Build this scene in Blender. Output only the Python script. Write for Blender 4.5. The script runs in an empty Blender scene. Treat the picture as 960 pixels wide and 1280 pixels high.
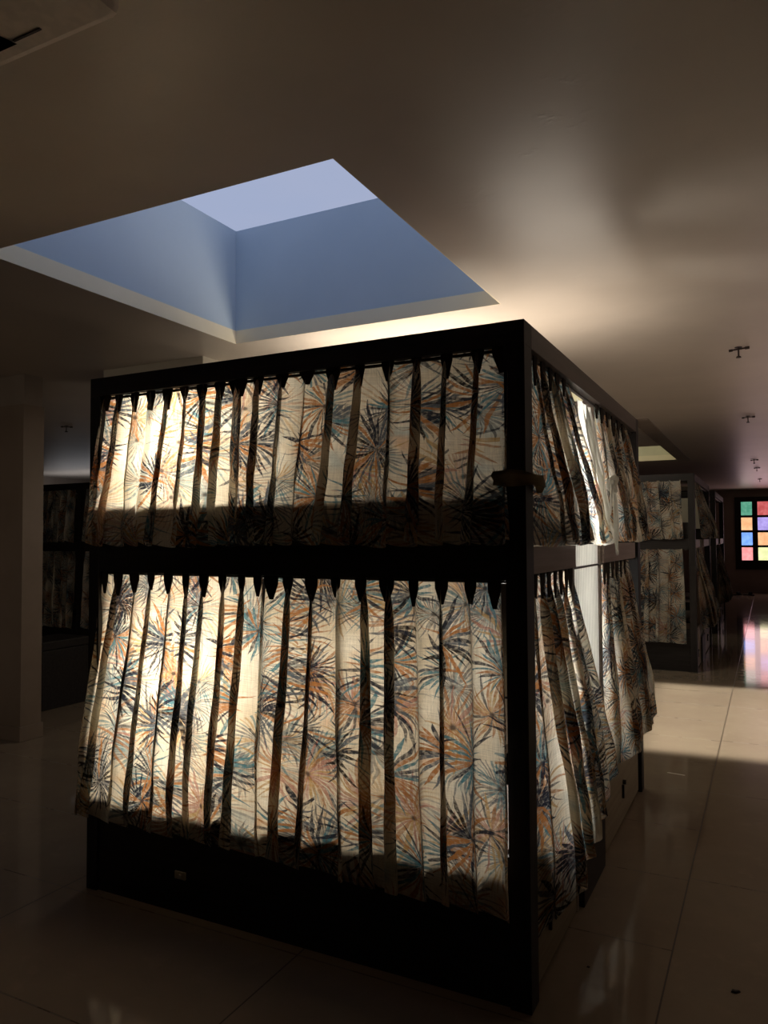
import bpy, bmesh, math, random
from mathutils import Vector, Matrix
random.seed(11)
PI = math.pi
scn = bpy.context.scene
COL = scn.collection

# ------------------------------------------------------------------ node helper
class NT:
    def __init__(s, name):
        s.m = bpy.data.materials.new(name); s.m.use_nodes = True
        s.t = s.m.node_tree; s.t.nodes.clear()
        s.out = s.t.nodes.new('ShaderNodeOutputMaterial')
    def n(s, typ, **kw):
        o = s.t.nodes.new(typ)
        for k, v in kw.items(): setattr(o, k, v)
        return o
    def put(s, sock, v):
        if isinstance(v, bpy.types.NodeSocket): s.t.links.new(v, sock)
        elif v is not None:
            if hasattr(sock, 'default_value'):
                if isinstance(v, (tuple, list)) and len(v) == 3 and sock.type == 'RGBA': v = (*v, 1)
                sock.default_value = v
    def math(s, op, a, b=None, c=None, clamp=False):
        o = s.n('ShaderNodeMath', operation=op); o.use_clamp = clamp
        for i, v in enumerate((a, b, c)):
            if v is not None: s.put(o.inputs[i], v)
        return o.outputs[0]
    def mixc(s, f, a, b, blend='MIX'):
        o = s.n('ShaderNodeMix', data_type='RGBA', blend_type=blend)
        s.put(o.inputs[0], f); s.put(o.inputs[6], a); s.put(o.inputs[7], b)
        return o.outputs[2]
    def smooth(s, v, a, b, lo=0.0, hi=1.0):
        o = s.n('ShaderNodeMapRange', interpolation_type='SMOOTHSTEP')
        for i, x in enumerate((v, a, b, lo, hi)): s.put(o.inputs[i], x)
        return o.outputs[0]
    def noise(s, vec, scale, detail=3, rough=.5, color=False):
        o = s.n('ShaderNodeTexNoise'); s.put(o.inputs['Vector'], vec)
        o.inputs['Scale'].default_value = scale; o.inputs['Detail'].default_value = detail
        o.inputs['Roughness'].default_value = rough
        return o.outputs[1 if color else 0]
    def mapping(s, vec, scale=(1,1,1), loc=(0,0,0), rot=(0,0,0)):
        o = s.n('ShaderNodeMapping'); s.put(o.inputs[0], vec)
        o.inputs[1].default_value = loc; o.inputs[2].default_value = rot; o.inputs[3].default_value = scale
        return o.outputs[0]
    def bsdf(s, base, rough=.6, spec=.4, normal=None, **kw):
        b = s.n('ShaderNodeBsdfPrincipled')
        s.put(b.inputs['Base Color'], base); s.put(b.inputs['Roughness'], rough)
        s.put(b.inputs['Specular IOR Level'], spec)
        if normal is not None: s.put(b.inputs['Normal'], normal)
        for k, v in kw.items(): s.put(b.inputs[k], v)
        return b.outputs[0]
    def bump(s, h, dist=.002, st=.5):
        o = s.n('ShaderNodeBump'); s.put(o.inputs['Height'], h)
        o.inputs['Distance'].default_value = dist; o.inputs['Strength'].default_value = st
        return o.outputs[0]
    def surf(s, sh): s.t.links.new(sh, s.out.inputs[0]); return s.m

def obj_coord(t): return t.n('ShaderNodeTexCoord').outputs['Object']

def m_paint(name, c1, c2, rough=.5, spec=.4, scale=2.0, bump=.002):
    t = NT(name); co = obj_coord(t)
    n = t.noise(co, scale, 4, .6)
    b = t.bump(t.noise(co, scale*9, 3), bump, .35)
    return t.surf(t.bsdf(t.mixc(t.smooth(n, .3, .7), c1, c2), rough, spec, b))

def m_wood(name, c1, c2, axis=0, rough=.45, spec=.3):
    t = NT(name); co = obj_coord(t)
    sc = [28, 28, 28]; sc[axis] = 1.2
    v = t.mapping(co, tuple(sc))
    n = t.noise(v, 1.6, 5, .65)
    c = t.mixc(t.smooth(n, .35, .7), c1, c2)
    return t.surf(t.bsdf(c, rough, spec, t.bump(n, .0008, .4)))

def m_plain(name, c, rough=.5, spec=.4, metal=0.0):
    t = NT(name); co = obj_coord(t)
    n = t.noise(co, 30, 2)
    cc = t.mixc(t.smooth(n, .3, .7), tuple(x*.88 for x in c), c)
    return t.surf(t.bsdf(cc, rough, spec, None, Metallic=metal))

# ------------------------------------------------------------------ curtain print
def m_print(name, offset=(0, 0), trans=.62, dim=1.0):
    t = NT(name)
    uv = t.n('ShaderNodeUVMap').outputs[0]
    uv = t.mapping(uv, (1, 1, 1), (offset[0], offset[1], 0))
    col = None
    # linen ground with soft watercolour washes
    g = t.noise(uv, 6, 3)
    base = t.mixc(t.smooth(g, .3, .7), (.88, .84, .74), (.74, .66, .52))
    w1 = t.noise(t.mapping(uv, (1, 1, 1), (4, 7, 0)), 5.5, 2)
    base = t.mixc(t.smooth(w1, .56, .72, 0, .55), base, (.36, .50, .55))
    w2 = t.noise(t.mapping(uv, (1, 1, 1), (9, 2, 0)), 6.5, 2)
    base = t.mixc(t.smooth(w2, .57, .72, 0, .6), base, (.82, .50, .28))
    col = base
    warpn = t.noise(uv, 9, 2, .5, color=True)
    wv = t.n('ShaderNodeVectorMath', operation='SUBTRACT'); t.put(wv.inputs[0], warpn); wv.inputs[1].default_value = (.5, .5, .5)
    ws = t.n('ShaderNodeVectorMath', operation='SCALE'); t.put(ws.inputs[0], wv.outputs[0]); ws.inputs[3].default_value = .035
    wa = t.n('ShaderNodeVectorMath', operation='ADD'); t.put(wa.inputs[0], uv); t.put(wa.inputs[1], ws.outputs[0])
    uvw = wa.outputs[0]
    fine = t.noise(uv, 32, 2, .5)
    navy, slate, teal = (.022, .026, .042), (.10, .12, .15), (.07, .21, .27)
    grey = (.20, .20, .19)
    rust, gold, rose, black = (.42, .18, .06), (.50, .31, .11), (.46, .22, .17), (.02, .017, .018)
    layers = [  # cell, radius, blades, width, twist, palette, opacity, keep
        (.33, .25, 40, .0050, 2.2, [gold, rose, gold, rust, slate], .5, .25),
        (.27, .20, 36, .0048, -1.6, [teal, slate, teal, slate, gold], .7, .25),
        (.25, .17, 34, .0045, 1.9, [slate, grey, slate, teal, navy], .7, .3),
        (.30, .21, 28, .0068, 2.6, [rust, rose, gold, rust, navy], .8, .2),
        (.31, .20, 30, .0064, -2.0, [navy, slate, navy, teal, rust], .92, .05),
        (.34, .22, 27, .0082, 1.5, [black, navy, rust, navy, slate], .97, .08),
    ]
    for li, (cell, R, N, wmax, tw, pal, op, keep) in enumerate(layers):
        P = t.mapping(uvw, (1, 1, 1), (3.17*li+.4, 1.93*li+.7, 0))
        vo = t.n('ShaderNodeTexVoronoi', voronoi_dimensions='2D', feature='F1')
        t.put(vo.inputs['Vector'], P); vo.inputs['Scale'].default_value = 1/cell
        vo.inputs['Randomness'].default_value = .75
        d = t.n('ShaderNodeVectorMath', operation='SUBTRACT'); t.put(d.inputs[0], P); t.put(d.inputs[1], vo.outputs['Position'])
        sp = t.n('ShaderNodeSeparateXYZ'); t.put(sp.inputs[0], d.outputs[0])
        ln = t.n('ShaderNodeVectorMath', operation='LENGTH'); t.put(ln.inputs[0], d.outputs[0]); r = ln.outputs['Value']
        sc = t.n('ShaderNodeSeparateColor'); t.put(sc.inputs[0], vo.outputs['Color'])
        cr, cg = sc.outputs[0], sc.outputs[1]
        a = t.math('ARCTAN2', sp.outputs[1], sp.outputs[0])
        a = t.math('ADD', a, t.math('MULTIPLY', r, t.math('MULTIPLY', t.math('SUBTRACT', cg, .3), tw*2)))
        q = t.math('ADD', t.math('MULTIPLY', a, N/(2*PI)), N*2)
        bid = t.math('FLOOR', q)
        bid = t.math('MODULO', bid, float(N))
        cv = t.n('ShaderNodeCombineXYZ'); t.put(cv.inputs[0], bid); t.put(cv.inputs[1], t.math('MULTIPLY', cr, 91.0))
        wn = t.n('ShaderNodeTexWhiteNoise', noise_dimensions='2D'); t.put(wn.inputs['Vector'], cv.outputs[0])
        sw = t.n('ShaderNodeSeparateColor'); t.put(sw.inputs[0], wn.outputs['Color'])
        r1, r2, r3 = sw.outputs
        f = t.math('ADD', t.math('SUBTRACT', t.math('FRACT', q), .5), t.math('MULTIPLY', t.math('SUBTRACT', r2, .5), .45))
        lat = t.math('MULTIPLY', t.math('ABSOLUTE', f), t.math('MULTIPLY', r, 2*PI/N))
        L = t.math('MULTIPLY', t.math('MULTIPLY_ADD', r1, .5, .5), t.math('MULTIPLY_ADD', cr, .35*R, .65*R))
        x = t.math('DIVIDE', r, L, clamp=True)
        prof = t.math('MULTIPLY', t.math('POWER', x, .55), t.math('SUBTRACT', 1.0, t.math('POWER', x, 2.5)))
        hw = t.math('MULTIPLY', prof, t.math('MULTIPLY_ADD', r3, wmax*1.1, wmax*.7))
        hw = t.math('MULTIPLY', hw, t.math('MULTIPLY_ADD', fine, .5, .75))
        mask = t.smooth(t.math('SUBTRACT', hw, lat), -.0007, .0009)
        keepm = t.math('GREATER_THAN', cg, keep)
        streak = t.smooth(t.noise(uvw, 90, 2), .30, .6, .6, 1)
        mask = t.math('MULTIPLY', t.math('MULTIPLY', mask, keepm), t.math('MULTIPLY', streak, op))
        rp = t.n('ShaderNodeValToRGB'); rp.color_ramp.interpolation = 'CONSTANT'
        el = rp.color_ramp.elements
        while len(el) < 5: el.new(.5)
        for i, e in enumerate(el): e.position = i*.2; 
        for i, c in enumerate(pal): el[i].color = (*c, 1)
        ck = t.math('FRACT', t.math('ADD', t.math('MULTIPLY', cr, 1.7), t.math('MULTIPLY', r2, .62)))
        t.put(rp.inputs[0], ck)
        col = t.mixc(mask, col, rp.outputs[0])
        # dark heart of the burst
        core = t.math('MULTIPLY', t.smooth(r, .004, .013, .8, 0), keepm)
        col = t.mixc(core, col, (.03, .025, .03))
    # weave
    s2 = t.n('ShaderNodeSeparateXYZ'); t.put(s2.inputs[0], uv)
    wx = t.math('SINE', t.math('MULTIPLY', s2.outputs[0], 2*PI/.0045)); wy = t.math('SINE', t.math('MULTIPLY', s2.outputs[1], 2*PI/.0045))
    slub = t.noise(t.mapping(uv, (14, 260, 1)), 1.0, 2); slub2 = t.noise(t.mapping(uv, (260, 14, 1)), 1.0, 2)
    wv2 = t.math('ADD', t.math('MULTIPLY', t.math('MULTIPLY', wx, wy), .05), t.math('MULTIPLY', t.math('ADD', slub, slub2), .55))
    wf = t.math('ADD', wv2, .42)
    col = t.mixc(1.0, col, wf, 'MULTIPLY')
    if dim != 1.0: col = t.mixc(1.0, col, (dim, dim, dim), 'MULTIPLY')
    bmp = t.bump(t.noise(uv, 14, 4), .006, .5)
    df = t.n('ShaderNodeBsdfDiffuse'); t.put(df.inputs[0], col); t.put(df.inputs['Normal'], bmp)
    tr = t.n('ShaderNodeBsdfTranslucent'); t.put(tr.inputs[0], col); t.put(tr.inputs['Normal'], bmp)
    mx = t.n('ShaderNodeMixShader'); mx.inputs[0].default_value = trans
    t.t.links.new(df.outputs[0], mx.inputs[1]); t.t.links.new(tr.outputs[0], mx.inputs[2])
    return t.surf(mx.outputs[0])

def m_sheer(name, c, trans, stripes=0):
    t = NT(name); co = obj_coord(t)
    n = t.noise(co, 8, 3); cc = t.mixc(t.smooth(n, .3, .7), tuple(x*.85 for x in c), c)
    if stripes:
        s = t.n('ShaderNodeSeparateXYZ'); t.put(s.inputs[0], co)
        k = t.math('FRACT', t.math('MULTIPLY', t.math('ADD', s.outputs[1], t.math('MULTIPLY', t.noise(co, 3, 2), .01)), stripes))
        g = t.noise(t.mapping(co, (1, 60, 1.2)), 2.5, 4, .6)
        cc = t.mixc(t.smooth(k, .6, .75, 0, .75), cc, tuple(x*.3 for x in c))
        cc = t.mixc(t.smooth(g, .45, .7, 0, .5), cc, tuple(x*.55 for x in c))
    df = t.n('ShaderNodeBsdfDiffuse'); t.put(df.inputs[0], cc)
    tr = t.n('ShaderNodeBsdfTranslucent'); t.put(tr.inputs[0], cc)
    mx = t.n('ShaderNodeMixShader'); mx.inputs[0].default_value = trans
    t.t.links.new(df.outputs[0], mx.inputs[1]); t.t.links.new(tr.outputs[0], mx.inputs[2])
    return t.surf(mx.outputs[0])

def m_floor():
    t = NT('polished_floor_tiles'); co = obj_coord(t)
    s = t.n('ShaderNodeSeparateXYZ'); t.put(s.inputs[0], co)
    def line(v, off, pitch, w=.003):
        k = t.math('ABSOLUTE', t.math('SUBTRACT', t.math('FRACT', t.math('ADD', t.math('DIVIDE', t.math('SUBTRACT', v, off), pitch), .5)), .5))
        return t.smooth(t.math('MULTIPLY', k, pitch), w*.6, w*1.3, 1, 0)
    lx = line(s.outputs[0], .350, 1.2); 
    left = t.math('LESS_THAN', s.outputs[0], .350)
    ly1 = line(s.outputs[1], .59, .625); ly2 = line(s.outputs[1], 2.49, 1.25)
    ly = t.math('ADD', t.math('MULTIPLY', ly1, left), t.math('MULTIPLY', ly2, t.math('SUBTRACT', 1.0, left)))
    g = t.math('MAXIMUM', lx, t.math('MULTIPLY', ly, .7))
    n = t.noise(co, 1.5, 5, .6); n2 = t.noise(co, 9, 4, .6)
    c = t.mixc(t.smooth(n, .3, .7), (.27, .215, .16), (.23, .18, .135))
    c = t.mixc(t.smooth(n2, .55, .75, 0, .3), c, (.34, .27, .2))
    c = t.mixc(g, c, (.05, .035, .025))
    rg = t.math('ADD', t.smooth(n2, .3, .8, .05, .11), t.math('MULTIPLY', g, .3))
    wob = t.bump(t.noise(co, 1.3, 2), .004, .12)
    return t.surf(t.bsdf(c, rg, .28, wob))

def m_ceiling():
    t = NT('satin_ceiling_paint'); co = obj_coord(t)
    n = t.noise(co, .9, 4, .6)
    c = t.mixc(t.smooth(n, .3, .7), (.66, .58, .50), (.58, .51, .44))
    und = t.noise(t.mapping(co, (1, .5, 1)), 1.1, 3)
    b = t.bump(und, .02, .04)
    tw = t.noise(co, 6, 4, .7)
    b2 = t.n('ShaderNodeBump'); t.put(b2.inputs['Height'], t.smooth(tw, .55, .8)); b2.inputs['Distance'].default_value = .003
    b2.inputs['Strength'].default_value = .3; t.put(b2.inputs['Normal'], b)
    return t.surf(t.bsdf(c, .36, .62, b2.outputs[0]))

def m_emit(name, c, strength, c2=None):
    t = NT(name); co = obj_coord(t)
    n = t.noise(co, 1.2, 2)
    cc = t.mixc(t.smooth(n, .35, .65), c, c2 or tuple(x*.9 for x in c))
    e = t.n('ShaderNodeEmission'); t.put(e.inputs[0], cc); e.inputs[1].default_value = strength
    return t.surf(e.outputs[0])

def m_glass(name, c, strength):
    # coloured pane of pressed glass with daylight behind: softly lit, glossy face
    t = NT(name); co = obj_coord(t)
    n = t.noise(co, 7, 4, .6)
    cc = t.mixc(t.smooth(n, .35, .7), c, tuple(min(1, x*1.25+.06) for x in c))
    return t.surf(t.bsdf(tuple(x*.3 for x in c), .15, .5, t.bump(n, .01, .5), **{'Emission Color': cc, 'Emission Strength': strength}))

M = {}
M['floor'] = m_floor(); M['ceiling'] = m_ceiling()
M['wall'] = m_paint('brown_wall_paint', (.30, .25, .21), (.26, .21, .17), .6)
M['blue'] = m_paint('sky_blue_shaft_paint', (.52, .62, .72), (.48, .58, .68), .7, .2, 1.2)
M['pale'] = m_paint('pale_shaft_paint', (.66, .70, .84), (.60, .65, .80), .6)
M['lip'] = m_paint('off_white_lip_paint', (.92, .82, .60), (.86, .76, .55), .6)
M['yellow'] = m_paint('cream_shaft_paint', (.72, .68, .50), (.62, .58, .42), .6)
M['column'] = m_paint('tan_column_paint', (.26, .20, .155), (.22, .165, .125), .5)
M['cream'] = m_paint('cream_box_paint', (.62, .58, .48), (.55, .5, .42), .6)
M['black_y'] = m_wood('black_laminate_grain_along_depth', (.016, .014, .014), (.030, .025, .023), 1, .5, .25)
M['black_x'] = m_wood('black_laminate_grain_across', (.014, .012, .012), (.026, .022, .021), 0, .5, .25)
M['black_z'] = m_wood('black_laminate_grain_upright', (.014, .012, .012), (.026, .022, .021), 2, .5, .25)
M['header_y'] = m_wood('dark_brown_header_laminate', (.060, .044, .038), (.085, .064, .055), 1, .42, .4)
M['taupe'] = m_wood('taupe_laminate', (.26, .20, .165), (.20, .15, .12), 1, .5, .3)
M['tandrawer'] = m_wood('tan_drawer_laminate', (.30, .25, .17), (.24, .19, .13), 1, .5, .3)
M['inner'] = m_paint('pale_inner_panel', (.60, .56, .48), (.54, .5, .43), .6)
M['metal'] = m_plain('brushed_metal', (.6, .56, .48), .35, .5, 1.0)
M['brass'] = m_plain('dull_brass_plate', (.55, .48, .33), .4, .5, .6)
M['tab'] = m_plain('pleat_shade_cloth', (.035, .026, .02), .9, .1)  # darkness of gathered pleats put into the colour
M['hook'] = m_plain('dark_iron_hook', (.045, .03, .025), .5, .4)
M['rod'] = m_plain('dark_rod', (.03, .025, .022), .4, .4)
M['white_cloth'] = m_sheer('white_cotton', (.82, .80, .74), .55)
M['white_panel'] = m_sheer('white_ribbed_panel', (.85, .84, .80), .6, 42)
M['olive'] = m_plain('olive_tie_cloth', (.34, .27, .16), .9, .1)
M['ac'] = m_plain('aged_white_plastic', (.9, .8, .7), .45, .4)
M['acdark'] = m_plain('dark_louvre_plastic', (.008, .008, .012), .6, .2)
M['seam'] = m_plain('seam_plastic', (.1, .08, .08), .7, .2)
M['sandal'] = m_plain('dark_rubber', (.012, .010, .010), .6, .3)
M['glint_strip'] = m_plain('pale_glint', (.80, .76, .68), .5, .3)
M['print_a'] = m_print('palm_print_linen', (0, 0))
M['print_b'] = m_print('palm_print_linen_second_cut', (1.37, .58))
M['print_c'] = m_print('palm_print_linen_third_cut', (.61, 2.21))

# ------------------------------------------------------------------ mesh helpers
def mk(name, bm, mat, parent=None, smooth=False):
    me = bpy.data.meshes.new(name); bm.to_mesh(me); bm.free()
    if smooth:
        for p in me.polygons: p.use_smooth = True
    o = bpy.data.objects.new(name, me); COL.objects.link(o)
    if mat is not None: me.materials.append(mat)
    if parent: o.parent = parent
    return o
def tag(o, label=None, cat=None, group=None, kind=None):
    if label: o['label'] = label
    if cat: o['category'] = cat
    if group: o['group'] = group
    if kind: o['kind'] = kind
    return o
def empty(name, loc=(0, 0, 0)):
    o = bpy.data.objects.new(name, None); COL.objects.link(o); o.location = loc
    o.empty_display_size = .1
    return o
def box(bm, lo, hi, bev=0.0):
    lo, hi = Vector(lo), Vector(hi)
    c = (lo+hi)/2; s = hi-lo
    r = bmesh.ops.create_cube(bm, size=1, matrix=Matrix.Translation(c) @ Matrix.Diagonal((*s, 1)))
    if bev > 0:
        es = list({e for v in r['verts'] for e in v.link_edges})
        bmesh.ops.bevel(bm, geom=es, offset=bev, segments=2, affect='EDGES', profile=.6)
def boxo(name, lo, hi, mat, parent=None, bev=0.0):
    bm = bmesh.new(); box(bm, lo, hi, bev); return mk(name, bm, mat, parent)
def cyl(bm, a, b, r, r2=None, seg=12):
    a, b = Vector(a), Vector(b); d = b-a
    m = Matrix.Translation((a+b)/2) @ d.to_track_quat('Z', 'Y').to_matrix().to_4x4()
    bmesh.ops.create_cone(bm, cap_ends=True, segments=seg, radius1=r, radius2=r if r2 is None else r2, depth=d.length, matrix=m)
def struct(name, o): o.name = name; o['kind'] = 'structure'; return o

# ------------------------------------------------------------------ camera
CAM = (0.6878, -2.3555, 1.4935); yaw, pitch, roll, FPX = 0.4703, 0.035, -0.0052, 943.46
cd = bpy.data.cameras.new('camera'); cam = bpy.data.objects.new('camera', cd); COL.objects.link(cam)
fw = Vector((-math.sin(yaw)*math.cos(pitch), math.cos(yaw)*math.cos(pitch), math.sin(pitch)))
rt = Vector((math.cos(yaw), math.sin(yaw), 0)); up = rt.cross(fw)
r2 = rt*math.cos(roll)+up*math.sin(roll); u2 = -rt*math.sin(roll)+up*math.cos(roll)
mw = Matrix((r2, u2, -fw)).transposed().to_4x4(); mw.translation = Vector(CAM)
cam.matrix_world = mw
cd.sensor_fit = 'VERTICAL'; cd.sensor_height = 36; cd.sensor_width = 27; cd.lens = FPX/1280*36
cd.clip_start = .05; cd.clip_end = 100
scn.camera = cam

# ------------------------------------------------------------------ room shell
X0, X1, Y0, Y1, HC = -12.0, 4.0, -4.5, 20.0, 2.75
struct('floor', boxo('floor', (X0, Y0, -.1), (X1, Y1, 0), M['floor']))
HOLES = [(-2.345, -.566, -.245, 1.515), (-2.345, -.62, 2.9, 5.95), (-2.345, -.60, 8.6, 10.7)]  # second opening is unseen, added to pass the floor patch light
bm = bmesh.new()
hx0, hx1 = -2.345, -.566
box(bm, (X0, Y0, HC), (hx0, Y1, HC+.085)); box(bm, (hx1, Y0, HC), (X1, Y1, HC+.085))
ys = [Y0]
for h in HOLES: ys += [h[2], h[3]]
ys.append(Y1)
for a, b in zip(ys[0::2], ys[1::2]): box(bm, (hx0, a, HC), (hx1, b, HC+.085))
struct('ceiling', mk('ceiling', bm, M['ceiling']))
struct('wall_left', boxo('wall_left', (X0-.1, Y0, 0), (X0, Y1, HC), M['wall']))
struct('wall_right', boxo('wall_right', (X1, Y0, 0), (X1+.1, Y1, HC), M['wall']))
struct('wall_back', boxo('wall_back', (X0, Y0-.1, 0), (X1, Y0, HC), M['wall']))
# far wall with window opening
WX0, WX1, WZ0, WZ1 = -.10, 2.06, .62, 2.55
bm = bmesh.new()
box(bm, (X0, Y1, 0), (WX0, Y1+.2, HC)); box(bm, (WX1, Y1, 0), (X1, Y1+.2, HC))
box(bm, (WX0, Y1, 0), (WX1, Y1+.2, WZ0)); box(bm, (WX0, Y1, WZ1), (WX1, Y1+.2, HC))
struct('wall_far', mk('wall_far', bm, M['wall']))
# skylight shafts
ST = 3.487
for i, (a, b, c, d) in enumerate(HOLES):
    e = empty('trim_%d' % (i+1), ((a+b)/2, (c+d)/2, HC)); e['kind'] = 'structure'
    o = Vector(e.location)
    def sub(nm, lo, hi, mt):
        ob = boxo(nm, Vector(lo)-o, Vector(hi)-o, mt, e); return ob
    z0 = HC+.085
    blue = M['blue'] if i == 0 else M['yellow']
    bm = bmesh.new()
    for lo, hi in (((a-.1, c-.1, z0), (a, d+.1, ST)), ((b, c-.1, z0), (b+.1, d+.1, ST)), ((a, c-.1, z0), (b, c, ST)), ((a, d, z0), (b, d+.1, ST))):
        box(bm, Vector(lo)-o, Vector(hi)-o)
    mk('shaft_wall', bm, blue, e)
    bm = bmesh.new()
    g = .004; zl0, zl1 = HC+.0, HC+.085
    for lo, hi in (((a, c, zl0), (a+g, d, zl1)), ((b-g, c, zl0), (b, d, zl1)), ((a, c, zl0), (b, c+g, zl1)), ((a, d-g, zl0), (b, d, zl1))):
        box(bm, Vector(lo)-o, Vector(hi)-o)
    mk('shaft_lip', bm, M['lip'], e)
    sub('skylight_panel', (a, c, ST), (b, d, ST+.05), m_emit('frosted_skylight_%d' % i, (.42, .49, .70) if i == 0 else (.85, .80, .60), (.85, 1.2, 1.0)[i], (.44, .50, .70) if i == 0 else None))
# soffit band beside the far skylight
struct('trim_4', boxo('trim_4', (-.60, 6.0, HC-.012), (-.42, 10.9, HC+.01), M['wall']))
# boxed duct under the ceiling
struct('trim_5', boxo('trim_5', (-3.68, 1.66, 2.30), (-2.74, 2.35, HC), M['cream']))
# column with capital and skirting
e = empty('column', (-4.49, 1.66, 0)); tag(e, 'square tan painted column with low skirting left of the big bunk', 'column')
boxo('shaft', (-.21, -.21, 0), (.21, -.03, 2.52), M['column'], e)
boxo('skirting', (-.222, -.222, 0), (.222, -.018, .11), M['column'], e, .004)
boxo('capital', (-.20, -.20, 2.52), (.20, -.04, HC), M['wall'], e)

# ------------------------------------------------------------------ window of coloured panes
w = empty('window_1', ((WX0+WX1)/2, Y1, WZ0)); w['kind'] = 'structure'
wo = Vector(w.location)
cols = 6; px0, pitch, pw = .055, .395, .265
rows = [(.862, 1.205), (1.262, 1.600), (1.662, 2.0), (2.060, 2.42)]
bm = bmesh.new()
def wb(lo, hi): box(bm, Vector(lo)-wo, Vector(hi)-wo)
yb0, yb1 = Y1-.03, Y1+.05
prevz = WZ0
zedges = []
for a, b in rows: wb((WX0, yb0, prevz), (WX1, yb1, a)); prevz = b
wb((WX0, yb0, prevz), (WX1, yb1, WZ1))
prevx = WX0
xs = [(px0+i*pitch, px0+i*pitch+pw) for i in range(5)]
for a, b in xs: wb((prevx, yb0-.004, WZ0), (a, yb1, WZ1)); prevx = b
wb((prevx, yb0-.004, WZ0), (WX1, yb1, WZ1))
mk('window_frame', bm, M['black_z'], w)
G = {'g': (.05, .22, .14), 'r': (.48, .08, .08), 'o': (.80, .40, .19), 'v': (.38, .30, .72), 'b': (.15, .31, .82), 'p': (.82, .26, .26), 'y': (.75, .78, .38)}
pat = ['prby'[0]+'yor'[0], '', '', '']
grid = [['p', 'y', 'b', 'o', 'p'], ['b', 'o', 'y', 'g', 'v'], ['o', 'v', 'p', 'r', 'b'], ['g', 'r', 'o', 'v', 'y']]
gm = {k: m_glass('coloured_glass_'+n, G[k], s) for k, n, s in (('g', 'green', 1.3), ('r', 'red', 1.1), ('o', 'amber', 1.2), ('v', 'violet', 1.05), ('b', 'blue', 1.35), ('p', 'pink', 1.25), ('y', 'lemon', 1.15))}
for ri, (z0, z1) in enumerate(rows):
    for ci, (a, b) in enumerate(xs):
        k = grid[ri][ci]
        boxo('pane', Vector((a, Y1+.0, z0))-wo, Vector((b, Y1+.012, z1))-wo, gm[k], w)

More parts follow.
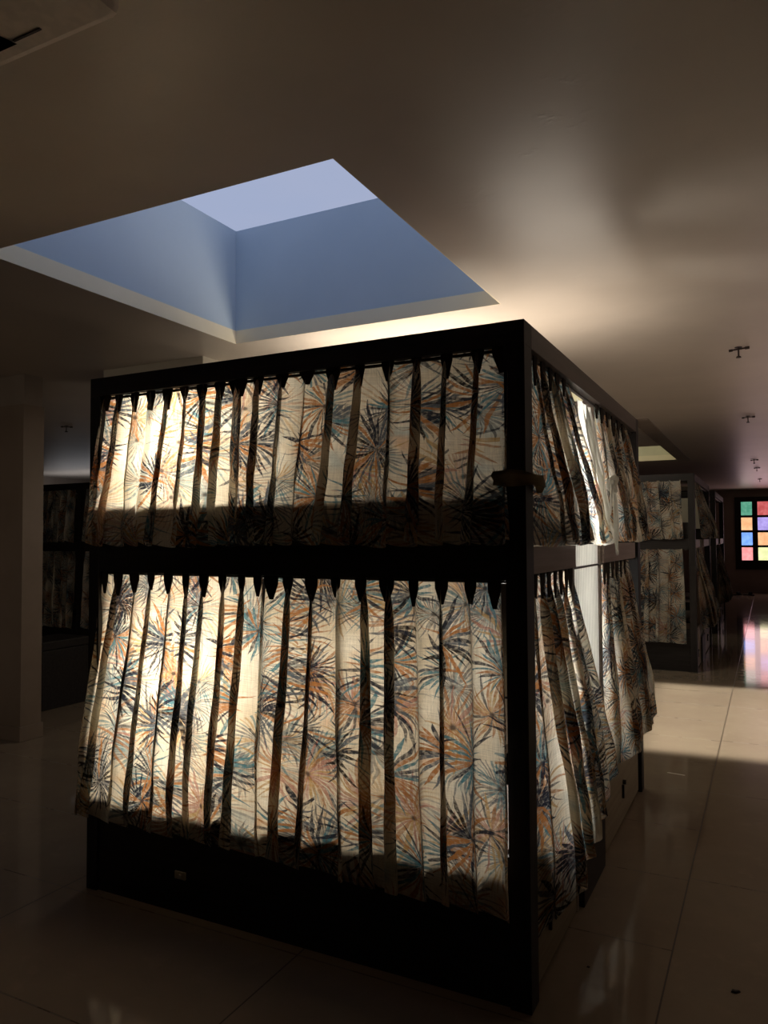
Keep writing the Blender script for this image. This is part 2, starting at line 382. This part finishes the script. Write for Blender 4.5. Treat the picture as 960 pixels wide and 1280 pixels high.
# ------------------------------------------------------------------ bunks
W, D, H = 1.954, 2.40, 2.2
def bunk(loc, label, cat='bunk bed', group=None, gap=(.74, 1.29), d=D, wide=W):
    e = empty('bunk_bed', loc); tag(e, label, cat, group)
    W_ = wide
    pw, pd = .07, .085
    # posts
    for (x0, x1, y0, y1) in ((-pw, 0, 0, pd), (-W_, -W_+.06, 0, pd), (-pw, 0, d-pd, d), (-W_, -W_+.06, d-pd, d)):
        boxo('post', (x0, y0, 0), (x1, y1, H-.08), M['black_z'], e, .002)
    # headers
    boxo('header', (-W_, 0, H-.08), (-.0, pd, H), M['black_x'], e, .002)
    boxo('header', (-W_, d-pd, H-.08), (0, d, H), M['black_x'], e, .002)
    boxo('header', (-.055, pd, H-.08), (0, d-pd, H), M['header_y'], e, .002)
    boxo('header', (-W_, pd, H-.08), (-W_+.055, d-pd, H), M['black_y'], e, .002)
    # mid rails
    boxo('middle_rail', (-W_+.06, .0, 1.355), (-pw, .04, 1.47), M['black_x'], e, .002)
    boxo('middle_rail', (-W_+.06, d-.04, 1.355), (-pw, d, 1.47), M['black_x'], e, .002)
    boxo('side_rail', (-.05, pd, 1.372), (-.006, gap[0]-.02, 1.462), M['taupe'], e, .002)
    boxo('side_rail', (-.05, gap[1]+.02, 1.372), (-.006, d-pd-.07, 1.462), M['taupe'], e, .002)
    boxo('side_rail', (-W_, pd, 1.372), (-W_+.05, d-pd, 1.462), M['black_y'], e, .002)
    # uprights beside the gap
    for y in (gap[0]-.02, gap[1]-.01):
        boxo('upright', (-.055, y, 0.0), (-.02, y+.03, 1.46), M['taupe'], e, .002)
    # decks
    for z, (a, b) in ((1.40, (pd, gap[0])), (1.40, (gap[1]+.02, d-.04)), (.42, (pd, gap[0])), (.42, (gap[1]+.02, d-.04))):
        boxo('deck', (-W_+.06, a, z), (-.06, b-.03, z+.045), M['taupe'], e)
    for k, (a, b) in enumerate(((.04, gap[0]), (gap[1], d-.04))):
        boxo('light_block_board', (-W_+.02, a, H-.066), (-.02, b, H-.05), M['taupe'], e)  # unseen board, added to keep bay light off the ceiling
    # guard board seen through the cloth, and lower front board
    boxo('guard_board', (-W_+.06, .042, 1.445), (-pw, .055, 1.655), M['black_x'], e)
    boxo('side_guard_board', (-.085, .09, 1.47), (-.062, gap[0]-.04, 1.60), M['black_y'], e)
    boxo('front_board', (-W_+.06, .012, .0), (-pw, .035, .47), M['black_x'], e)
    boxo('rear_board', (-W_+.06, d-.035, .0), (-pw, d-.01, .47), M['black_x'], e)
    boxo('end_board', (-W_+.01, pd, .0), (-W_+.035, d-pd, H-.08), M['black_y'], e)
    # side drawers
    for (a, b) in ((pd+.004, gap[0]-.03), (gap[1]+.03, d-pd-.004)):
        dr = boxo('drawer', (-.045, a, .012), (-.02, b, .462), M['tandrawer'], e, .003)
        ym = a+.20 if a < .5 else a+.45
        bmh = bmesh.new(); box(bmh, (-.021, ym-.006, .13), (-.008, ym+.006, .20), .003); cyl(bmh, (-.02, ym+.03, .205), (-.004, ym+.03, .205), .012)
        mk('handle', bmh, M['rod'], dr)
    boxo('kick_board', (-.03, gap[0]+.03, 0), (-.002, gap[1]-.08, .30), M['black_y'], e, .002)
    boxo('gap_panel', (-.05, gap[0]+.0, .0), (-.03, gap[1]-.012, 1.462), M['white_panel'], e)
    # number plate on the front board
    pl = boxo('metal_plate', (-W_+.49, .004, .135), (-W_+.545, .012, .165), M['brass'], e, .002)
    bmh = bmesh.new(); cyl(bmh, (-W_+.52, .004, .15), (-W_+.52, -.004, .15), .008); mk('latch', bmh, M['metal'], pl)
    # curtain tracks
    for z in (2.112, 1.350):
        bmh = bmesh.new(); cyl(bmh, (-W_+.06, .03, z), (-pw, .03, z), .006); mk('curtain_rod', bmh, M['rod'], e)
    for z in (2.112, 1.366):
        bmh = bmesh.new(); cyl(bmh, (-.03, pd, z), (-.03, d-pd, z), .005); mk('curtain_rod', bmh, M['rod'], e)
    # back panel inside, with open slot above for air
    return e

bunk((0, 0, 0), 'large black-framed double-decker bunk block closest to the camera, under the blue skylight')
bunk((-.03, 6.65, 0), 'second black bunk block along the aisle, behind the nearest one')
far_b = bunk((-.03, 10.35, 0), 'farthest dark bunk block on the aisle, nearest the coloured-glass window')
boxo('beige_panel', (-.62, -.008, 1.62), (-.16, .004, 2.10), M['cream'], far_b, .001)
bunk((-6.87, 4.25, 0), 'dim bunk block in the far left, directly behind the tan column')
bunk((-4.90, 4.25, 0), 'dim bunk block in the far left, half hidden by the nearest bunk')

# ------------------------------------------------------------------ curtains
def smoothstep(x): x = max(0, min(1, x)); return x*x*(3-2*x)
def curtain(label, mat, a0, a1, b0, b1, ztop, zbot, n, axis='x', base=0.02, flare=.07, loc=(0, 0, 0), group=None,
            amp=.026, full=1.75, seed=0, zbot1=None, res=18, tabs=True, shift_t=0.0, billow=0.0, cat='curtain', tab_h=.085, name='curtain', wr=1.0):
    """cloth hung between a0..a1 at the top and b0..b1 at the bottom along an axis; folds stand out from the frame"""
    rnd = random.Random(seed)
    zb1 = zbot if zbot1 is None else zbot1
    nu, nv = n*res, 56
    ph = [rnd.uniform(-.5, .5) for _ in range(n+3)]; am = [rnd.uniform(.55, 1.25) for _ in range(n+3)]; ov = [rnd.uniform(.15, 1.75) for _ in range(n+3)]
    dr = [rnd.uniform(-1, 1) for _ in range(n+3)]
    def lerp_list(L, t):
        i = int(t); f = t-i; f = f*f*(3-2*f); return L[i]*(1-f)+L[min(i+1, len(L)-1)]*f
    bm = bmesh.new(); uvl = bm.loops.layers.uv.new('UVMap'); grid = []
    wtop = abs(a1-a0)
    def P(u, v):
        t = u*n
        top = a0+(a1-a0)*u; bot = b0+(b1-b0)*u
        p = top*(1-v)+bot*v + .0*v
        k = smoothstep(v/.16)                      # pinched at the heading, open below
        th = 2*PI*(t + lerp_list(ph, t)*(.16+.5*v))
        A = amp*(.35+.65*k)*lerp_list(am, t)*(1-.15*v)
        cell = ((a1-a0)*(1-v)+(b1-b0)*v)/n
        B = cell/(2*PI)*(.55+1.0*lerp_list(ov, t))*(.75+.25*k+.2*v)
        p += -B*math.sin(th)*1.0 + lerp_list(dr, t)*cell*.28*v*v
        # knife-like folds: flatten the outer face
        c = math.cos(th); c = math.copysign(abs(c)**.7, c)
        out = base*(1-v) + A*c + flare*smoothstep(v*1.05) + billow*math.sin(PI*v)
        out += wr*(.006*math.sin(9*v+5*t*.7+seed)*v + .004*math.sin(23*v+3.1*t+seed*2)*v)
        zt = ztop; zb = zbot+(zb1-zbot)*u
        hem = zb + wr*.010*math.sin(th+1)+.012*lerp_list(ph, t)*wr
        z = zt+(hem-zt)*v
        if axis == 'x': return Vector((p, -out, z))
        out = base+(out-base)*(.15+.85*smoothstep(u*3.5))
        return Vector((out, p, z))
    for j in range(nv+1):
        v = j/nv
        grid.append([bm.verts.new(P(i/nu, v)) for i in range(nu+1)])
    h = ztop-min(zbot, zb1)
    for j in range(nv):
        for i in range(nu):
            f = bm.faces.new((grid[j][i], grid[j][i+1], grid[j+1][i+1], grid[j+1][i])); f.smooth = True
            for lp, (ii, jj) in zip(f.loops, ((i, j), (i+1, j), (i+1, j+1), (i, j+1))):
                lp[uvl].uv = (ii/nu*wtop*full+shift_t, -jj/nv*h)
    c = Vector(((a0+a1)/2, 0, ztop)) if axis == 'x' else Vector((0, (a0+a1)/2, ztop))
    bmesh.ops.translate(bm, verts=bm.verts, vec=-c)
    o = mk(name, bm, mat, None); o.location = Vector(loc)+c
    tag(o, label, cat, group)
    if tabs:
        for k in range(n+1 if n > 6 else n):
            u = min(1, max(0, (k+.0)/n)); wt = wtop/n*(.15+.12*rnd.random()); hh = tab_h*rnd.uniform(.85, 1.25)
            a = a0+(a1-a0)*u
            if k == 0: a += math.copysign(wt, a1-a0)
            if k == n: a -= math.copysign(wt, a1-a0)
            bt = bmesh.new(); off = -(base+amp*.9)
            prof = [(-wt*1.15, 0), (-wt*1.1, -hh*.5), (-wt*.7, -hh*.8), (-wt*.3, -hh*1.1), (wt*.3, -hh*1.1), (wt*.65, -hh*.8), (wt*1.05, -hh*.5), (wt*1.15, 0)]
            fr = []; bk = []
            for (da, dz) in prof:
                if axis == 'x': q = Vector((a+da, -(base+amp*.50), ztop+dz+.01)); q2 = q+Vector((0, .006, 0))
                else: q = Vector((base+amp*.50, a+da, ztop+dz+.01)); q2 = q-Vector((.006, 0, 0))
                fr.append(bt.verts.new(q-c)); bk.append(bt.verts.new(q2-c))
            bt.faces.new(fr); bt.faces.new(bk[::-1])
            for i in range(len(fr)):
                j = (i+1) % len(fr); bt.faces.new((fr[i], bk[i], bk[j], fr[j]))
            mk('pleat_shade_tab', bt, M['tab'], o)  # dark pieces paint the darkness of layered cloth at each pleat
    return o

Gf = 'palm-print curtains of the nearest bunk'
A, B_, C_ = M['print_a'], M['print_b'], M['print_c']
# front face (a runs from left to right, x)
curtain('brightly lit palm-print curtain on the upper bunk, left half of the wide front', A, -1.895, -1.16, -1.93, -1.14, 2.14, 1.475, 8, base=-.028, flare=.045, seed=3, amp=.02)
curtain('shaded palm-print curtain on the upper bunk, right half of the front beside the corner post', B_, -1.17, -.05, -1.16, -.03, 2.14, 1.475, 10, base=-.022, flare=.05, seed=5, amp=.024, shift_t=.9)
curtain('glowing palm-print curtain on the lower bunk, left part, ending short of the floor', B_, -1.895, -1.05, -1.965, -1.02, 1.358, .34, 9, base=-.03, flare=.075, seed=8, amp=.024, zbot1=.34, shift_t=.3)
curtain('long palm-print curtain on the lower bunk, right part of the front beside a bright slit', C_, -1.03, -.094, -1.01, -.012, 1.358, .33, 9, base=-.03, flare=.07, seed=12, amp=.028, zbot1=.31)
# side face (y)
curtain('palm-print curtain on the upper bunk side, nearest the corner post, hem swept toward the gap', C_, .095, .72, .10, 1.08, 2.125, 1.475, 6, axis='y', base=-.03, flare=.055, seed=15, amp=.024, billow=.0)
curtain('palm-print curtain on the lower bunk side, nearest the corner post, hanging down over the drawer', A, .085, .70, .06, 1.06, 1.366, .17, 7, axis='y', base=-.03, flare=.07, seed=18, amp=.026, zbot1=.46, shift_t=.5)
curtain('palm-print curtain on the upper bunk side, past the knotted white cloth', B_, 1.24, 2.14, 1.29, 2.42, 2.125, 1.478, 6, axis='y', base=-.03, flare=.05, seed=21, amp=.022, shift_t=1.4)
curtain('palm-print curtain on the lower bunk side, far end by the rear post', C_, 1.36, 2.10, 1.32, 2.46, 1.366, .38, 6, axis='y', base=-.03, flare=.06, seed=24, amp=.024, zbot1=.42, shift_t=.8)
# second block
curtain('palm-print curtain on the upper bunk front of the second block', A, -1.0, -.14, -1.02, -.13, 2.13, 1.475, 7, loc=(-.03, 6.65, 0), base=.0, flare=.04, seed=31, amp=.016, tabs=False, shift_t=.35, wr=.8)
curtain('palm-print curtain on the lower bunk front of the second block', B_, -1.0, -.14, -1.02, -.11, 1.36, .32, 7, loc=(-.03, 6.65, 0), base=.0, flare=.05, seed=33, amp=.016, tabs=False, shift_t=.2, wr=.8)
curtain('dim palm-print curtain swaying out from the upper side of the second block', C_, .2, 1.0, .9, 2.6, 2.12, 1.48, 5, axis='y', loc=(-.03, 6.65, 0), base=-.02, flare=.10, seed=35, amp=.02, tabs=False)
curtain('dark palm-print curtain hanging long on the lower side of the second block', A, .2, 1.0, .6, 2.3, 1.366, .40, 5, axis='y', loc=(-.03, 6.65, 0), base=-.02, flare=.11, seed=37, amp=.02, tabs=False)
curtain('unlit curtain on the lower side of the farthest aisle bunk', C_, .3, 1.4, .5, 2.3, 1.366, .42, 5, axis='y', loc=(-.03, 10.35, 0), base=-.02, flare=.12, seed=39, amp=.02, tabs=False)
# far left block
for k, (a0, a1, zt, zb, lb) in enumerate(((-1.9, -1.0, 2.12, 1.475, 'dim curtain, upper left, on the bunk behind the tan column'),
                                         (-.95, -.10, 2.12, 1.475, 'dim curtain, upper right, on the bunk behind the tan column'),
                                         (-1.9, -1.0, 1.36, .42, 'nearly black curtain, lower left, on the bunk behind the tan column'),
                                         (-.95, -.10, 1.36, .42, 'nearly black curtain, lower right, on the bunk behind the tan column'))):
    curtain(lb, (A, B_, C_, A)[k], a0, a1, a0, a1, zt, zb, 7, loc=(-6.87, 4.25, 0), base=-.01, flare=.04, seed=41+k, amp=.02, tabs=False, shift_t=k*.4)

for k, (zt, zb, lb) in enumerate(((2.12, 1.475, 'dim upper curtain glimpsed between the tan column and the nearest bunk'), (1.36, .42, 'nearly black lower curtain glimpsed between the tan column and the nearest bunk'))):
    curtain(lb, (B_, C_)[k], -1.88, -1.0, -1.88, -1.0, zt, zb, 7, loc=(-4.90, 4.25, 0), base=-.01, flare=.04, seed=61+k, amp=.02, tabs=False, shift_t=.7+k*.4)

# ------------------------------------------------------------------ white knotted cloth in the gap
def tube(bm, pts, radii, seg=14, flat=1.0):
    rings = []
    for i, (p, r) in enumerate(zip(pts, radii)):
        p = Vector(p); a = Vector(pts[max(i-1, 0)]); b = Vector(pts[min(i+1, len(pts)-1)])
        d = (b-a).normalized(); s = d.cross(Vector((1, 0, 0))).normalized(); n = s.cross(d)
        rings.append([bm.verts.new(p+s*math.cos(q)*r*(1+.22*math.cos(4*q+i*.25))+n*math.sin(q)*r*flat) for q in (2*PI*k/seg for k in range(seg))])
    for a, b in zip(rings, rings[1:]):
        for k in range(seg): f = bm.faces.new((a[k], a[(k+1) % seg], b[(k+1) % seg], b[k])); f.smooth = True
    bm.faces.new(rings[0][::-1]); bm.faces.new(rings[-1])
cl = empty('white_cloth', (.0, 1.2, 2.08)); tag(cl, 'white cloth hanging knotted in the gap on the side of the nearest bunk', 'cloth')
curt = curtain('', M['white_cloth'], .88, 1.15, 1.02, 1.28, 2.09, 1.47, 3, axis='y', base=-.03, flare=.035, seed=51, amp=.014, tabs=False, name='hanging_sheet', wr=1.2)
for k in ('label', 'category'):
    if k in curt: del curt[k]
curt.parent = cl; curt.location = Vector((0, 1.015, 2.09))-Vector(cl.location)
bm = bmesh.new()
kc = Vector((.035, 1.17, 1.735))-Vector(cl.location)
pts = []; rr = []
for i in range(22):
    q = i/21*2*PI*1.15
    pts.append(kc+Vector((.028+.012*math.sin(q*1.5), .030*math.cos(q), .030*math.sin(q)))); rr.append(.011+.003*math.sin(q*2))
tube(bm, pts, rr, 10); mk('knot', bm, M['white_cloth'], cl)
bm = bmesh.new()
pts = [kc+Vector((.03, .03+.07*s*s+.02*math.sin(5*s), -.02-.30*s)) for s in (i/14 for i in range(15))]
tube(bm, pts, [.012+.018*math.sin(PI*min(1, s/14*1.1))+.004 for s in range(15)], 12, .35); mk('loose_end', bm, M['white_cloth'], cl)
bm = bmesh.new(); pts = [kc+Vector((.03, -.02-.06*s, -.01-.13*s)) for s in (i/8 for i in range(9))]
tube(bm, pts, [.016, .015, .014, .013, .012, .012, .011, .010, .006], 10, .5); mk('loose_end', bm, M['white_cloth'], cl)

# cloth strip tied round the corner post
bm = bmesh.new()
ring = [(-.10, -.035), (-.04, -.06), (.0, -.062), (.035, -.045), (.05, .0), (.045, .06), (.02, .12), (-.01, .15)]
prev = None
for i, (x, y) in enumerate(ring):
    zc = 1.685-.018*i/7; hh = .022+.006*math.sin(i*1.3)
    row = [bm.verts.new((x+.004*math.sin(k*2.2+i), y+.004*math.cos(k*1.7+i), zc+hh*(k/3*2-1))) for k in range(4)]
    if prev:
        for k in range(3): f = bm.faces.new((prev[k], row[k], row[k+1], prev[k+1])); f.smooth = True
    prev = row
bmesh.ops.solidify(bm, geom=bm.faces[:], thickness=.006)
tb = mk('tie_strip', bm, M['olive']); tag(tb, 'olive cloth strip wrapped round the near corner post at upper bunk level', 'strip')

# ------------------------------------------------------------------ ceiling fittings
def hook(loc, label, s=1.0, rz=0):
    e = empty('ceiling_hook', loc); tag(e, label, 'hook', 'iron hooks along the aisle ceiling'); e.rotation_euler.z = rz; e.scale = (s, s, s)
    bm = bmesh.new(); cyl(bm, (0, 0, -.004), (0, 0, 0), .03, seg=16); mk('rose', bm, M['hook'], e)
    bm = bmesh.new(); cyl(bm, (0, 0, -.085), (0, 0, -.004), .007); cyl(bm, (0, 0, -.09), (0, 0, -.078), .022, .016); mk('stem', bm, M['hook'], e)
    bm = bmesh.new(); cyl(bm, (-.07, 0, -.022), (.07, 0, -.012), .007); cyl(bm, (-.075, 0, -.024), (-.045, 0, -.022), .011); cyl(bm, (.05, 0, -.014), (.085, 0, -.012), .012); mk('cross_bar', bm, M['hook'], e)
    return e
HL = [((.538, 3.144), 'dark iron ceiling hook with a cross bar, nearest on the aisle ceiling'), ((.527, 6.351), 'second dark ceiling hook along the aisle'),
      ((.511, 11.3), 'third dark ceiling hook along the aisle, far off'), ((.531, 12.9), 'fourth small ceiling hook along the aisle'),
      ((.553, 15.9), 'farthest tiny ceiling hook near the coloured window'), ((-6.157, 3.421), 'lone ceiling hook at far left past the tan column')]
for i, ((x, y), lb) in enumerate(HL): hook((x, y, HC), lb, .78, .25*i)

# ceiling air conditioner, top left
e = empty('ceiling_air_conditioner', (-1.02, -1.5, HC)); tag(e, 'aged white ceiling air conditioner panel with a black louvre opening', 'air conditioner')
bm = bmesh.new(); box(bm, (-.62, -.40, -.055), (.405, .385, 0), .02); 
hs = mk('housing', bm, M['ac'], e)
bm = bmesh.new()
vs = [bm.verts.new(p) for p in ((.115, .335, -.058), (-.5, .335, -.058), (-.5, -.3, -.058), (.03, -.3, -.058), (.10, .28, -.058))]
bm.faces.new(vs[::-1]); bmesh.ops.solidify(bm, geom=bm.faces[:], thickness=.006)
mk('louvre_opening', bm, M['acdark'], e)
boxo('panel_seam', (.115, .322, -.058), (.21, .328, -.052), M['seam'], e)

# ------------------------------------------------------------------ small things on the floor
def blob(name, loc, pts, h, mat, label, cat):
    bm = bmesh.new(); vs = [bm.verts.new((x, y, 0)) for x, y in pts]; f = bm.faces.new(vs)
    r = bmesh.ops.extrude_face_region(bm, geom=[f]); top = [v for v in r['geom'] if isinstance(v, bmesh.types.BMVert)]
    for v in top: v.co.z = h; v.co.x *= .7; v.co.y *= .7
    bmesh.ops.recalc_face_normals(bm, faces=bm.faces[:])
    o = mk(name, bm, mat); o.location = loc; return tag(o, label, cat)
blob('debris', (.56, .418, 0), [(-.012, -.008), (.004, -.010), (.014, .0), (.018, .009), (.002, .006), (-.010, .008)], .006, M['sandal'], 'dark crumb of debris on the floor near the lower right', 'debris')
blob('debris', (.10, .35, 0), [(-.006, -.004), (.004, -.004), (.006, .003), (-.003, .005)], .003, M['sandal'], 'tiny dark speck on the floor by the drawer base', 'debris')
blob('floor_glint', (.14, 2.77, 0), [(-.055, -.003), (.05, -.016), (.055, -.004), (-.05, .012)], .001, M['glint_strip'], 'thin pale strip painting a light reflection on the aisle floor', 'glint')  # pale strip paints a reflection of light on the floor
def sandal(loc, rz, label):
    e = empty('sandal', loc); e.rotation_euler.z = rz; tag(e, label, 'sandal', 'dark sandals under the coloured window')
    pr = [(-.13, .0), (-.12, .035), (-.06, .04), (0, .032), (.07, .05), (.12, .04), (.14, 0), (.12, -.04), (.06, -.045), (-.06, -.035), (-.12, -.03)]
    bm = bmesh.new(); f = bm.faces.new([bm.verts.new((x, y, 0)) for x, y in pr][::-1])
    r = bmesh.ops.extrude_face_region(bm, geom=[f]); bmesh.ops.translate(bm, verts=[v for v in r['geom'] if isinstance(v, bmesh.types.BMVert)], vec=(0, 0, .03))
    bmesh.ops.recalc_face_normals(bm, faces=bm.faces[:]); mk('sole', bm, M['sandal'], e)
    bm = bmesh.new(); prev = None
    for k in range(9):
        q = PI*k/8; row = [bm.verts.new((x, .045*math.cos(q), .025+.065*math.sin(q))) for x in (.0, .08)]
        if prev: bm.faces.new((prev[0], row[0], row[1], prev[1]))
        prev = row
    bmesh.ops.solidify(bm, geom=bm.faces[:], thickness=.006); mk('strap', bm, M['sandal'], e)
sandal((-.05, 18.9, 0), .4, 'left dark sandal on the floor under the coloured window')
sandal((.22, 18.95, 0), -.3, 'right dark sandal on the floor under the coloured window')
# low dark trunk between column and big bunk
e = empty('storage_trunk', (-5.02, 2.45, 0)); tag(e, 'low black storage trunk on the floor behind the tan column', 'trunk')
boxo('trunk_body', (-.35, -.25, 0), (.04, .25, .52), M['black_x'], e, .008); boxo('lid', (-.36, -.26, .525), (.05, .26, .60), M['black_x'], e, .01)
boxo('latch', (-.14, -.268, .48), (-.09, -.258, .55), M['rod'], e, .002)

# ------------------------------------------------------------------ lights
def area(name, loc, target, sx, sy, power, color, spread=180):
    l = bpy.data.lights.new(name, 'AREA'); l.shape = 'RECTANGLE'; l.size = sx; l.size_y = sy; l.energy = power; l.color = color
    l.spread = math.radians(spread)
    o = bpy.data.objects.new(name, l); COL.objects.link(o); o.location = loc
    o.rotation_euler = (Vector(target)-Vector(loc)).to_track_quat('-Z', 'Y').to_euler(); return o
warm = (1.0, .86, .66)
# lamps in the bays light the cloth from behind
area('upper_bay_lamp', (-1.62, .68, 1.95), (-1.52, 0, 1.86), .22, .16, 8, warm, 100)
area('upper_bay_lamp_right', (-.65, .68, 1.95), (-.60, 0, 1.85), .2, .15, 1.3, warm)
area('lower_bay_lamp', (-1.55, .68, 1.05), (-1.5, 0, .9), .3, .2, 9.5, warm, 115)
area('lower_bay_lamp_right', (-.6, .68, 1.05), (-.6, 0, .95), .25, .2, 3.0, warm, 150)
area('gap_panel_fill', (-.40, 1.03, 1.2), (0, 1.03, 1.15), .25, .8, 15, (1, .97, .9))  # added light behind the gap panel to make it bright
area('gap_cloth_fill', (-.50, 1.03, 1.8), (0, 1.06, 1.78), .15, .3, 5.5, (1, .97, .9), 80)  # added light to brighten the white cloth
area('rear_bay_lamp', (-.9, 1.75, 1.9), (0, 1.8, 1.8), .3, .3, 1.2, warm)
area('rear_bay_lamp_low', (-.9, 1.75, 1.0), (0, 1.8, .9), .3, .3, 1.2, warm)
area('ceiling_up_fill', (-1.3, 1.85, 2.175), (-1.3, 2.2, 3), 1.2, .6, 24, (1.0, .88, .72), 170)  # added up-light hidden on the bunk top, brightens the ceiling
area('ceiling_side_fill', (-.35, 1.7, 2.175), (-.35, 1.701, 3), .5, 1.1, 5, (1.0, .88, .74), 180)  # added hidden up-light for the ceiling right of the shaft
# added narrow beam for the bright floor patch, through the added unseen opening
area('floor_patch_beam', (-1.6, 4.45, 3.1), (.45, 4.6, 0), 2.6, 1.2, 24, (1, .93, .78), 5)
area('second_bunk_fill', (-1.3, 4.6, 3.2), (-1.0, 6.65, 1.3), .8, .5, 7, (1, .90, .74), 120)  # added fill on the front of the second bunk
# faint fill from the far side of the hall
area('hall_fill', (3.6, 4.5, 1.6), (0, 3.5, 1.4), 3, 1.5, 3, (1, .80, .62))
area('ceiling_fill', (3.7, 3.5, .9), (1.2, 4.2, 2.75), 3, 1.0, 19, (1, .82, .70), 130)
area('entry_fill', (-2.5, -3.8, 2.2), (-5, 2.5, 1.2), 1.0, .8, 3.0, (1, .84, .66), 70)
area('column_fill', (-2.7, 3.3, 1.9), (-4.3, 1.6, 1.2), .4, .6, 3.5, (1, .84, .66))  # added fill for the right face of the column
area('far_left_ceiling_fill', (-10, 7.6, 2.2), (-10, 7.6, 3), 3, .6, 7, (.95, .95, 1))  # added up-light for the pale ceiling strip at far left
area('window_glow', (.9, 19.6, 1.6), (.9, 10, 1.0), 1.6, 1.4, 10, (1, .66, .66))

wd = bpy.data.worlds.new('world'); scn.world = wd; wd.use_nodes = True
bg = wd.node_tree.nodes['Background']; bg.inputs[0].default_value = (.5, .6, .8, 1); bg.inputs[1].default_value = .02
scn.view_settings.view_transform = 'Standard'; scn.view_settings.look = 'None'
scn.view_settings.exposure = 0; scn.view_settings.gamma = 1
scn.cycles.max_bounces = 10; scn.cycles.diffuse_bounces = 5; scn.cycles.transmission_bounces = 8; scn.cycles.glossy_bounces = 4
scn.cycles.use_denoising = True; scn.cycles.sample_clamp_indirect = 4
